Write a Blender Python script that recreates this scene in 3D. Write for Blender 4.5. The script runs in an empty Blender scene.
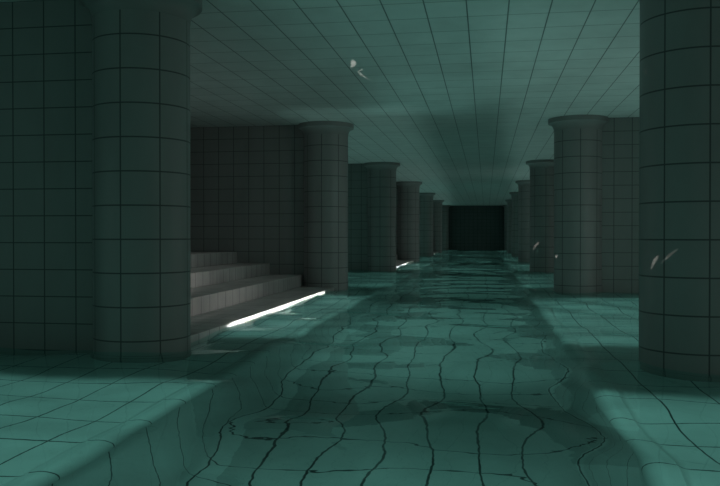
import bpy, math, random
import numpy as np
from mathutils import Vector
random.seed(4)
S = bpy.context.scene
C = S.collection
PI = math.pi

# ---------------------------------------------------------------- layout (metres)
CAMZ = 3.61                 # camera height above the basin floor
CEIL = CAMZ + 2.522
WATER = CAMZ - 1.21
LEDGE = CAMZ - 1.66
XL, XR = -3.602, 1.952      # column axes
Y0, DY = 7.81, 9.63         # first column pair, spacing
NCOL = 7
R = 0.5
EL, ER = -2.335, 0.88        # ledge edges
OUTL, OUTR = -9.0, 7.0      # outer walls
YF, YB = -3.0, 66.3         # wall behind the camera, far wall

# ---------------------------------------------------------------- node helpers
def new_mat(name):
    m = bpy.data.materials.new(name); m.use_nodes = True
    nt = m.node_tree; nt.nodes.clear()
    return m, nt
class N:
    def __init__(s, nt): s.nt = nt
    def node(s, t, **kw):
        n = s.nt.nodes.new(t)
        for k, v in kw.items(): setattr(n, k, v)
        return n
    def link(s, a, b): s.nt.links.new(a, b)
    def math(s, op, a, b=None, c=None, clamp=False):
        n = s.node('ShaderNodeMath', operation=op); n.use_clamp = clamp
        for i, v in enumerate((a, b, c)):
            if v is None: continue
            if isinstance(v, (int, float)): n.inputs[i].default_value = v
            else: s.link(v, n.inputs[i])
        return n.outputs[0]
    def line(s, coord, off, step, w, soft=.35):
        """1 on a joint line every step, 0 between"""
        a = s.math('SUBTRACT', coord, off)
        a = s.math('DIVIDE', a, step)
        a = s.math('ADD', a, .5)
        a = s.math('FRACT', a)
        a = s.math('SUBTRACT', a, .5)
        a = s.math('ABSOLUTE', a)
        a = s.math('MULTIPLY', a, step)
        n = s.node('ShaderNodeMapRange'); n.interpolation_type = 'SMOOTHSTEP'
        s.link(a, n.inputs['Value'])
        n.inputs['From Min'].default_value = w*.5*(1-soft)
        n.inputs['From Max'].default_value = w*.5*(1+soft)
        n.inputs['To Min'].default_value = 1; n.inputs['To Max'].default_value = 0
        return n.outputs[0]

def tile_mat(name, col, axes, grout=(.07, .08, .08), rough=.45, spec=.35, radial=None, wear=.12):
    """axes: list of (axis 'x'|'y'|'z', offset, step, width); radial: (offset_deg, step_deg, width) in object space"""
    m, nt = new_mat(name); n = N(nt)
    geo = n.node('ShaderNodeNewGeometry')
    sep = n.node('ShaderNodeSeparateXYZ'); n.link(geo.outputs['Position'], sep.inputs[0])
    nrm = n.node('ShaderNodeSeparateXYZ'); n.link(geo.outputs['True Normal'], nrm.inputs[0])
    mask = None
    for ax, off, step, w in axes:
        i = 'xyz'.index(ax)
        l = n.line(sep.outputs[i], off, step, w)
        if radial is None:      # no joint on a face that looks along this axis
            k = n.math('ABSOLUTE', nrm.outputs[i]); k = n.math('LESS_THAN', k, .8)
            l = n.math('MULTIPLY', l, k)
        mask = l if mask is None else n.math('MAXIMUM', mask, l)
    if radial:
        tc = n.node('ShaderNodeTexCoord'); so = n.node('ShaderNodeSeparateXYZ')
        n.link(tc.outputs['Object'], so.inputs[0])
        a = n.math('ARCTAN2', so.outputs[1], so.outputs[0])
        a = n.math('MULTIPLY', a, R)
        l = n.line(a, math.radians(radial[0])*R, math.radians(radial[1])*R, radial[2])
        mask = n.math('MAXIMUM', mask, l)
    # soft cloudy staining and faint vertical streaks
    mp = n.node('ShaderNodeMapping'); n.link(geo.outputs['Position'], mp.inputs[0])
    mp.inputs['Scale'].default_value = (1.0, 1.0, .35)
    nz = n.node('ShaderNodeTexNoise'); nz.inputs['Scale'].default_value = 1.6
    nz.inputs['Detail'].default_value = 5; nz.inputs['Roughness'].default_value = .6
    n.link(mp.outputs[0], nz.inputs['Vector'])
    mr = n.node('ShaderNodeMapRange'); n.link(nz.outputs[0], mr.inputs[0])
    mr.inputs['From Min'].default_value = .3; mr.inputs['From Max'].default_value = .7
    mr.inputs['To Min'].default_value = 1-wear; mr.inputs['To Max'].default_value = 1+wear*.5
    cm = n.node('ShaderNodeMix', data_type='RGBA', blend_type='MULTIPLY'); cm.inputs[0].default_value = 1
    cm.inputs[6].default_value = (*col, 1); n.link(mr.outputs[0], cm.inputs[7])
    mx = n.node('ShaderNodeMix', data_type='RGBA'); n.link(mask, mx.inputs[0])
    n.link(cm.outputs[2], mx.inputs[6]); mx.inputs[7].default_value = (*grout, 1)
    b = n.node('ShaderNodeBsdfPrincipled'); n.link(mx.outputs[2], b.inputs['Base Color'])
    b.inputs['Roughness'].default_value = rough
    b.inputs['Specular IOR Level'].default_value = spec
    inv = n.math('SUBTRACT', 1, mask)
    bp = n.node('ShaderNodeBump'); bp.inputs['Strength'].default_value = .25; bp.inputs['Distance'].default_value = .004
    n.link(inv, bp.inputs['Height']); n.link(bp.outputs[0], b.inputs['Normal'])
    o = n.node('ShaderNodeOutputMaterial'); n.link(b.outputs[0], o.inputs[0])
    return m

WHITE = (.26, .265, .26)
M = {}
ZC = CEIL
M['ceiling'] = tile_mat('ceiling_tiles', (.56, .60, .59), [('x', .240, .4565, .015), ('y', 9.091, .6155, .014)], grout=(.13, .15, .15))
M['wall'] = tile_mat('wall_tiles', WHITE, [('x', -4.68, .362, .013), ('y', 0, .362, .013), ('z', ZC, .2885, .011)])
M['wall_right'] = tile_mat('right_wall_tiles', WHITE, [('x', 2.694, .373, .013), ('y', 0, .362, .013), ('z', ZC, .2885, .011)])
M['column'] = tile_mat('column_tiles', WHITE, [('z', CAMZ-.036, .3415, .014)], radial=(-90, 45, .014))
M['capital'] = tile_mat('capital_plaster', (.24, .25, .245), [('z', CEIL+5, 50, .001)])
M['ledge'] = tile_mat('ledge_tiles', (.62, .65, .64), [('x', .875, .4565, .013), ('y', 4.6, .6155, .016)], grout=(.03, .04, .04))
M['basin'] = tile_mat('basin_tiles', (.45, .48, .47), [('x', .875, .4565, .022), ('y', 4.6, .6155, .017)], grout=(.02, .03, .03))
M['nosing'] = tile_mat('nosing_tiles', (.64, .67, .66), [('y', 4.6, .6155, .012)], grout=(.03, .04, .04))
M['stair'] = tile_mat('stair_tiles', (.40, .40, .39), [('y', .1, .36, .016), ('x', -3.635, .40, .007)], wear=.3)
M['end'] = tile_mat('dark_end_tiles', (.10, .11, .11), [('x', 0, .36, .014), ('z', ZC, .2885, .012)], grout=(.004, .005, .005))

def water_mat():
    m, nt = new_mat('pool_water'); n = N(nt)
    tc = n.node('ShaderNodeNewGeometry')
    mp = n.node('ShaderNodeMapping'); mp.inputs['Scale'].default_value = (1.0, 1.35, 1)
    n.link(tc.outputs['Position'], mp.inputs[0])
    nz = n.node('ShaderNodeTexNoise'); nz.inputs['Scale'].default_value = 3.2
    nz.inputs['Detail'].default_value = 2; nz.inputs['Roughness'].default_value = .45
    n.link(mp.outputs[0], nz.inputs['Vector'])
    bp = n.node('ShaderNodeBump'); bp.inputs['Strength'].default_value = 1; bp.inputs['Distance'].default_value = .003
    n.link(nz.outputs[0], bp.inputs['Height'])
    g = n.node('ShaderNodeBsdfGlass'); g.inputs['IOR'].default_value = 1.33
    g.inputs['Roughness'].default_value = 0.0
    g.inputs['Color'].default_value = (.74, .97, .935, 1)
    n.link(bp.outputs[0], g.inputs['Normal'])
    o = n.node('ShaderNodeOutputMaterial'); n.link(g.outputs[0], o.inputs[0])
    return m
M['water'] = water_mat()

# ---------------------------------------------------------------- mesh helpers
def mesh_obj(name, verts, faces, mat, parent=None, smooth=False):
    me = bpy.data.meshes.new(name); me.from_pydata([tuple(v) for v in verts], [], faces)
    me.materials.append(mat)
    if smooth:
        for p in me.polygons: p.use_smooth = True
    me.update()
    o = bpy.data.objects.new(name, me); C.objects.link(o)
    if parent: o.parent = parent
    return o
def box(name, x0, x1, y0, y1, z0, z1, mat, parent=None, bevel=0):
    v = [(x, y, z) for z in (z0, z1) for y in (y0, y1) for x in (x0, x1)]
    f = [(0,2,3,1), (4,5,7,6), (0,1,5,4), (2,6,7,3), (0,4,6,2), (1,3,7,5)]
    o = mesh_obj(name, v, f, mat, parent)
    if bevel:
        b = o.modifiers.new('bevel', 'BEVEL'); b.width = bevel; b.segments = 3; b.limit_method = 'ANGLE'
    return o
def lathe(name, prof, mat, parent=None, seg=64):
    v = []; f = []
    for r, z in prof:
        for k in range(seg):
            a = 2*PI*k/seg; v.append((r*math.cos(a), r*math.sin(a), z))
    for i in range(len(prof)-1):
        for k in range(seg):
            k2 = (k+1) % seg
            f.append((i*seg+k, i*seg+k2, (i+1)*seg+k2, (i+1)*seg+k))
    f.append(tuple(reversed(range(seg)))); t = (len(prof)-1)*seg
    f.append(tuple(range(t, t+seg)))
    o = mesh_obj(name, v, f, mat, parent, smooth=True)
    try: o.data.set_sharp_from_angle(angle=math.radians(35))
    except Exception: pass
    return o
def extrude_profile(name, prof, y0, y1, mat, parent=None, smooth=True):
    """closed (x,z) outline swept along Y"""
    n = len(prof)
    v = [(x, y0, z) for x, z in prof] + [(x, y1, z) for x, z in prof]
    f = [(i, (i+1) % n, n+(i+1) % n, n+i) for i in range(n)]
    f += [tuple(range(n)), tuple(reversed(range(n, 2*n)))]
    o = mesh_obj(name, v, f, mat, parent, smooth)
    if smooth:
        try: o.data.set_sharp_from_angle(angle=math.radians(40))
        except Exception: pass
    import bmesh
    bm = bmesh.new(); bm.from_mesh(o.data); bmesh.ops.recalc_face_normals(bm, faces=bm.faces); bm.to_mesh(o.data); bm.free()
    return o
def empty(name, loc, label, cat, group=None):
    o = bpy.data.objects.new(name, None); C.objects.link(o); o.location = loc
    o['label'] = label; o['category'] = cat
    if group: o['group'] = group
    o.empty_display_size = .2
    return o
def struct(o):
    o['kind'] = 'structure'; return o

# ---------------------------------------------------------------- room shell
T = .3
struct(box('floor', EL-.6, ER+.6, YF, YB, -T, 0, M['basin']))
struct(box('ceiling', OUTL-T, OUTR+T, YF-T, YB+T, CEIL, CEIL+T, M['ceiling']))
struct(box('wall_left', OUTL-T, OUTL, YF-T, YB+T, -T, CEIL, M['wall']))
struct(box('wall_right', OUTR, OUTR+T, YF-T, YB+T, -T, CEIL, M['wall']))
struct(box('wall_front', OUTL, OUTR, YF-T, YF, -T, CEIL, M['wall']))
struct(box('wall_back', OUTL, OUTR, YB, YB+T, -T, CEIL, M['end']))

# ---------------------------------------------------------------- submerged ledges
def ledge(side):
    s = 1 if side == 'left' else -1          # +1: edge faces +x
    xe = EL if s > 0 else ER
    xo = OUTL+.02 if s > 0 else OUTR-.02
    root = empty('pool_ledge', ((xe+xo)/2, 31, 0),
                 'submerged tiled ledge with rounded lip carrying the %s row of columns' % side,
                 'ledge')
    lx, lw = xe, .19
    prof = [(xo, -T), (xo, LEDGE), (xe-s*lw, LEDGE)]
    prof += [(xe-s*.03, LEDGE-.03), (xe-s*.03, .30)]
    rc = .22 if s > 0 else .05
    for k in range(1, 9):
        a = PI/2*k/8
        prof.append((xe-s*.03+s*rc*(1-math.cos(a)), rc*(1-math.sin(a))+.002))
    prof += [(xe-s*.03+s*rc, -T)]
    P = [(x-root.location.x, z) for x, z in prof]
    b = extrude_profile('ledge_body', P, YF-31, YB-31, M['ledge'], root)
    # rounded nosing, a little proud of the top and the side
    q = [(xe-s*.24, LEDGE-.05), (xe-s*.24, LEDGE+.001)]
    for k in range(0, 7):                    # hollow rising to the roll
        t = k/6
        q.append((xe-s*(.235-.065*t), LEDGE+.002+.068*t*t))
    for k in range(1, 15):                   # the roll itself
        a = PI*(.72-.72*k/14)
        q.append((xe-s*.085+s*.095*math.cos(a), LEDGE-.012+.112*math.sin(a)))
    q += [(xe+s*.006, LEDGE-.05), (xe-s*.012, LEDGE-.085), (xe-s*.05, LEDGE-.10)]
    Q = [(x-root.location.x, z) for x, z in q]
    extrude_profile('nosing', Q, YF-31+.001, YB-31-.001, M['nosing'], root)
    return root
ledge('left'); ledge('right')

# ---------------------------------------------------------------- columns
ORD = ['nearest', 'second', 'third', 'fourth', 'fifth', 'sixth', 'seventh and farthest']
def make_column():
    root = empty('column', (0, 0, 0), '', 'column', 'round tiled columns flanking the flooded hall'); root['kind'] = 'thing'
    lathe('shaft', [(R, 0), (R, CEIL-LEDGE-.2)], M['column'], root)
    h = CEIL-LEDGE
    prof = [(R-.02, h-.27), (R+.004, h-.27)]
    for k in range(1, 11):
        a = PI/2*k/10
        prof.append((R+.004+.115*(1-math.cos(a)), h-.27+.17*math.sin(a)))
    prof += [(R+.128, h-.095), (R+.13, h-.085), (R+.13, h)]
    lathe('capital', prof, M['capital'], root)
    return root
proto = make_column()
def copy_tree(o):
    c = o.copy(); C.objects.link(c)
    for ch in o.children:
        d = ch.copy(); C.objects.link(d); d.parent = c
    return c
first = True
STAIR_BAYS = (0, 2, 4)
for side, x in (('left', XL), ('right', XR)):
    for k in range(NCOL):
        o = proto if first else copy_tree(proto); first = False
        o.location = (x, Y0+k*DY, LEDGE)
        if k == 0:
            o['label'] = 'nearest round tiled column on the %s, widest in view, standing in the water' % side
        elif side == 'left' and k == 1:
            o['label'] = 'second round tiled column on the left, at the far end of the nearest steps'
        elif k == 6:
            o['label'] = 'farthest round tiled column on the %s, beside the black end wall' % side
        else:
            o['label'] = '%s round tiled column from the camera on the %s side of the channel' % (ORD[k], side)

# ---------------------------------------------------------------- partition walls behind each column
for side, xa, xb in (('left', OUTL, XL), ('right', XR, OUTR)):
    for k in range(NCOL):
        y = Y0+k*DY
        pa, pb = (xa, xb-.44) if side == 'left' else (xa+.44, xb)
        o = box('partition_wall', pa, pb, y-.08, y+.22, LEDGE, CEIL, M['wall'] if side == 'left' else M['wall_right'])
        ox = (pa+pb)/2
        for v in o.data.vertices: v.co.x -= ox; v.co.y -= y; v.co.z -= LEDGE
        o.location = (ox, y, LEDGE)
        nm = {0: 'nearest'}.get(k, ORD[k].split(' ')[0])
        o['label'] = 'square-tiled partition wall running out to the %s from the %s %s column' % (side, nm, side)
        o['category'] = 'wall'; o['kind'] = 'structure'

# ---------------------------------------------------------------- stairs rising to the left out of the water
RISERS = [(-3.33, CAMZ-1.145), (-4.116, CAMZ-.885), (-4.90, CAMZ-.63), (-5.68, CAMZ-.37)]
for k in STAIR_BAYS:
    ya, yb = Y0+k*DY+.22, Y0+(k+1)*DY-.08
    yc = (ya+yb)/2
    lab = {0: 'four wide tiled steps rising left out of the water behind the nearest left column',
           2: 'tiled steps glimpsed between the third and fourth left columns, white light on the bottom riser',
           4: 'far tiled steps between the fifth and sixth left columns'}[k]
    root = empty('staircase', (-6, yc, LEDGE), lab, 'stairs', 'steps in the left bays')
    z = LEDGE+.03
    for xr, zt in RISERS:
        box('step', OUTL+6, xr+6, ya-yc, yb-yc, z-LEDGE, zt-LEDGE, M['stair'], root, bevel=.012)
        z = zt

# ---------------------------------------------------------------- water
def water():
    ys = [YF]
    y = YF
    while y < YB:
        y += .035 if y < 9 and y > 2.5 else (.2 if y <= 2.5 else .035+(y-9)*.006)
        ys.append(min(y, YB))
    ys = np.array(ys)
    xs = []
    x = OUTL
    while x < OUTR:
        xs.append(x); x += .04 if -4.2 < x < 3.2 else .09
    xs = np.array(xs + [OUTR])
    X, Y = np.meshgrid(xs, ys)
    rng = np.random.RandomState(11)
    H = np.zeros_like(X)
    for lam, amp, cnt in ((3.2, .011, 5), (1.7, .009, 7), (.9, .0028, 9), (.5, .0005, 10)):
        for _ in range(cnt):
            a = rng.uniform(0, 2*PI); l = lam*rng.uniform(.75, 1.3); p = rng.uniform(0, 2*PI)
            kx, ky = math.cos(a)*2*PI/l, math.sin(a)*2*PI/l
            ph = kx*X + ky*Y + p + .8*np.sin(.9*X*math.cos(p)+.9*Y*math.sin(p))
            w = np.sin(ph)
            H += amp/math.sqrt(cnt)*1.3*w
    nx, ny = len(xs), len(ys)
    co = np.stack([X.ravel(), Y.ravel(), WATER+H.ravel()], 1).astype(np.float32)
    i = np.arange(nx-1)[None, :] + nx*np.arange(ny-1)[:, None]
    i = i.ravel()
    F = np.stack([i, i+1, i+1+nx, i+nx], 1).astype(np.int32)
    me = bpy.data.meshes.new('water')
    me.vertices.add(len(co)); me.vertices.foreach_set('co', co.ravel())
    me.loops.add(F.size); me.loops.foreach_set('vertex_index', F.ravel())
    me.polygons.add(len(F)); me.polygons.foreach_set('loop_start', np.arange(0, F.size, 4, dtype=np.int32))
    me.polygons.foreach_set('loop_total', np.full(len(F), 4, dtype=np.int32))
    me.update(); me.validate()
    me.polygons.foreach_set('use_smooth', np.ones(len(F), dtype=bool))
    me.materials.append(M['water'])
    o = bpy.data.objects.new('water', me); C.objects.link(o)
    o['kind'] = 'stuff'; o['label'] = 'clear teal rippled water filling the tiled hall'; o['category'] = 'water'
    return o
water()

# ---------------------------------------------------------------- lights
def area(name, loc, rot, sx, sy, power, col, spread=180):
    l = bpy.data.lights.new(name, 'AREA'); l.shape = 'RECTANGLE'; l.size = sx; l.size_y = sy
    l.energy = power; l.color = col; l.spread = math.radians(spread)
    o = bpy.data.objects.new(name, l); C.objects.link(o); o.location = loc; o.rotation_euler = rot
    return o
TEAL = (.42, 1.0, .90)
# added downward fill just below the surface, one field per bay (power per square metre)
PW = .62
for k in range(-1, NCOL-1):
    ya = max(Y0+k*DY+1.6, YF+.1); yb = Y0+(k+1)*DY-1.2
    area('underwater_fill', ((OUTL+OUTR)/2, (ya+yb)/2, WATER-.08), (0, 0, 0), 15.8, yb-ya, PW*(1.15 if k < 1 else .65 if k == 1 else .8)*15.8*(yb-ya), TEAL, 75)
# added upward fill lamps, standing in for light off the water
area('upward_fill', (-.6, 7.5, WATER+.1), (PI, 0, 0), 3.0, 9, .26*3.0*9, TEAL, 50)
area('upward_fill', (3.6, 9, WATER+.1), (PI, 0, 0), 3, 14, .11*3*14, (.5, 1, .92), 90)
area('upward_fill', (-.8, 1, WATER+.1), (PI, 0, 0), 6, 5, .11*30, TEAL, 90)
area('upward_fill', (-5.2, 12.5, WATER+.5), (PI, 0, 0), 3, 7, 2.2, (.8, 1, .95), 100)
def strip(side, ya, yb, ea, eb, width, dens):
    """long added upward fill lamp whose inner edge runs from ea (at ya) to eb (at yb)"""
    s = -1 if side == 'left' else 1
    ang = math.atan2(eb-ea, yb-ya); L = yb-ya
    cx = (ea+eb)/2 + s*width/2
    o = area('upward_fill', (cx, (ya+yb)/2, WATER+.2), (PI, 0, -ang), width, L, dens*width*L, (.55, 1, .9), 20)
strip('left', 15.2, 64, -1.45, -2.6, 3.6, .25)
strip('right', 8.5, 64, .05, 2.4, 3.4, .27)  # gap between the added strips leaves a darker wedge along the ceiling
area('upward_fill', (-1.0, 14.2, WATER+.2), (PI, 0, .25), 2.2, 4, .26*8.8, TEAL, 24)
# added unseen fill along the channel sides, lighting ledge faces and floor
for k in range(-1, NCOL-1):
    ym = Y0+(k+.5)*DY
    area('underwater_fill', (ER-.08, ym, WATER-1.1), (0, PI/2, 0), 1.2, 7.5, 3.2, TEAL, 150)
    area('underwater_fill', (EL+.08, ym, WATER-1.1), (0, -PI/2, 0), 1.2, 7.5, 1.2, TEAL, 150)
# added fill lamps on the unseen right wall, standing in for daylight
for k in range(-1, NCOL-1):
    yc = Y0+(k+.5)*DY
    area('side_fill', (OUTR-.05, yc, WATER+1.0), (0, PI/2, 0), 1.6, 5.5, 13, (1.0, .93, .88), 140)
for k in (0, 2, 4):
    area('side_fill', (OUTR-.05, Y0+k*DY+3.6, WATER+.5), (0, PI/2, 0), .7, 4.2, 7, (1.0, .94, .90), 22)
for k in (0, 2):  # added fill aimed at the partition walls beyond the left steps
    o = area('side_fill', (OUTR-.2, Y0+k*DY+2.6, WATER+2.2), (0, 0, 0), 1.5, 2.2, 13, (.92, 1.0, .97), 90)
    o.rotation_euler = Vector((-1, .45, -.12)).to_track_quat('-Z', 'Y').to_euler()
area('rear_fill', (-.8, YF+.1, CAMZ+.3), (PI/2, 0, 0), 6, 2, 5, (.85, 1.0, .96), 140)  # added fill behind the camera for the near columns and walls
for k in range(-1, NCOL-1):  # added fill on the unseen left wall, brightening the right-hand columns
    area('side_fill', (OUTL+.1, Y0+(k+.45)*DY, CAMZ+.1), (0, -PI/2, 0), 1.8, 5, 8 if k else 10, (.72, 1.0, .93), 120)
    if k >= 0 and k % 2 == 0:
        area('stair_fill', (-5.4, Y0+(k+.5)*DY, CEIL-.05), (0, 0, 0), 4.0, 7.5, 7, (1, .97, .93), 70)  # added fill under the ceiling, brightening the treads
# low slot of hard sunlight skimming the water towards the bottom riser
TILT = math.radians(3)
for k in (0, 2):
    run = OUTR-.05-RISERS[0][0]
    area('slot_light', (OUTR-.05, Y0+k*DY+5.05, WATER+.01+run*math.tan(TILT)), (0, PI/2-TILT, 0), .10, 6.2, 12, (1.0, .97, .94), .25)

# sunlight thrown back by single ripples: small hard flecks on the vault and the columns
def fleck(src, p, q, width, bend, power, col=(1.0, .93, .86)):
    src, p, q = (Vector((v[0], v[1], v[2]+CAMZ)) for v in (src, p, q))
    mid = (p+q)/2; zax = (src-mid).normalized()
    xax = (q-p); xax = (xax-zax*xax.dot(zax)); half = xax.length/2; xax.normalize()
    yax = zax.cross(xax); D = (mid-src).length
    L, W = half/D, width/D
    l = bpy.data.lights.new('ripple_glint', 'SPOT'); l.energy = power; l.color = col
    l.shadow_soft_size = 0; l.spot_size = 4*math.atan(max(L, W)); l.spot_blend = 0
    l.use_nodes = True; nt = l.node_tree; nt.nodes.clear(); n = N(nt)
    tc = n.node('ShaderNodeTexCoord'); sp = n.node('ShaderNodeSeparateXYZ'); n.link(tc.outputs['Normal'], sp.inputs[0])
    za = n.math('ABSOLUTE', sp.outputs[2])
    u = n.math('DIVIDE', n.math('DIVIDE', sp.outputs[0], za), L)
    v = n.math('DIVIDE', n.math('DIVIDE', sp.outputs[1], za), W)
    v = n.math('ADD', v, n.math('MULTIPLY', n.math('MULTIPLY', u, u), bend))
    nz = n.node('ShaderNodeTexNoise'); nz.inputs['Scale'].default_value = 1.2/max(L, W)
    n.link(tc.outputs['Normal'], nz.inputs['Vector'])
    d = n.math('ADD', n.math('MULTIPLY', u, u), n.math('MULTIPLY', v, v))
    d = n.math('ADD', d, n.math('MULTIPLY', n.math('SUBTRACT', nz.outputs[0], .5), 1.6))
    f = n.math('SUBTRACT', 1, d, clamp=True)
    e = n.node('ShaderNodeEmission'); n.link(f, e.inputs['Strength'])
    o = n.node('ShaderNodeOutputLight'); n.link(e.outputs[0], o.inputs[0])
    ob = bpy.data.objects.new('ripple_glint', l); C.objects.link(ob)
    from mathutils import Matrix
    m = Matrix((xax, yax, zax)).transposed().to_4x4(); m.translation = src; ob.matrix_world = m
W_ = -1.1
fleck((-1.5, 5.2, W_), (1.503, 7.591, -.318), (1.560, 7.50, -.165), .022, .5, 260)
fleck((-1.5, 5.2, W_), (1.555, 7.50, -.27), (1.715, 7.37, -.101), .012, .4, 110)
fleck((-1.5, 5.2, W_), (1.469, 7.68, 1.575), (1.475, 7.661, 1.50), .02, .2, 120)
fleck((-1.5, 15.0, W_), (1.47, 17.30, -.425), (1.50, 17.225, -.475), .03, 0, 700)
fleck((-1.0, 14.0, W_), (2.006, 16.943, .08), (2.089, 16.959, .28), .03, .5, 70)
fleck((-1.5, 24.0, W_), (1.518, 26.82, -.513), (1.75, 26.61, -.175), .05, .5, 260)
fleck((-1.0, 9.5, W_), (-1.867, 10.95, 2.522), (-1.982, 11.62, 2.522), .045, .6, 420)
fleck((-1.0, 9.5, W_), (-1.98, 11.90, 2.522), (-1.82, 11.66, 2.522), .03, -.6, 260)
fleck((-1.0, 9.5, W_), (-1.97, 11.85, 2.522), (-1.87, 12.6, 2.522), .03, -.8, 330)

w = bpy.data.worlds.new('world'); S.world = w; w.use_nodes = True
w.node_tree.nodes['Background'].inputs[0].default_value = (.02, .03, .03, 1)
w.node_tree.nodes['Background'].inputs[1].default_value = .1

# ---------------------------------------------------------------- camera
cd = bpy.data.cameras.new('camera'); cam = bpy.data.objects.new('camera', cd); C.objects.link(cam)
cd.sensor_fit = 'HORIZONTAL'; cd.sensor_width = 36; cd.lens = 780.85/720*36
cam.location = (0, 0, CAMZ); cam.rotation_euler = (PI/2-.0093, 0, .1603)
cd.clip_end = 300
S.camera = cam
S.view_settings.view_transform = 'Standard'; S.view_settings.look = 'None'
S.view_settings.exposure = 0; S.view_settings.gamma = 1; S.view_settings.use_curve_mapping = False
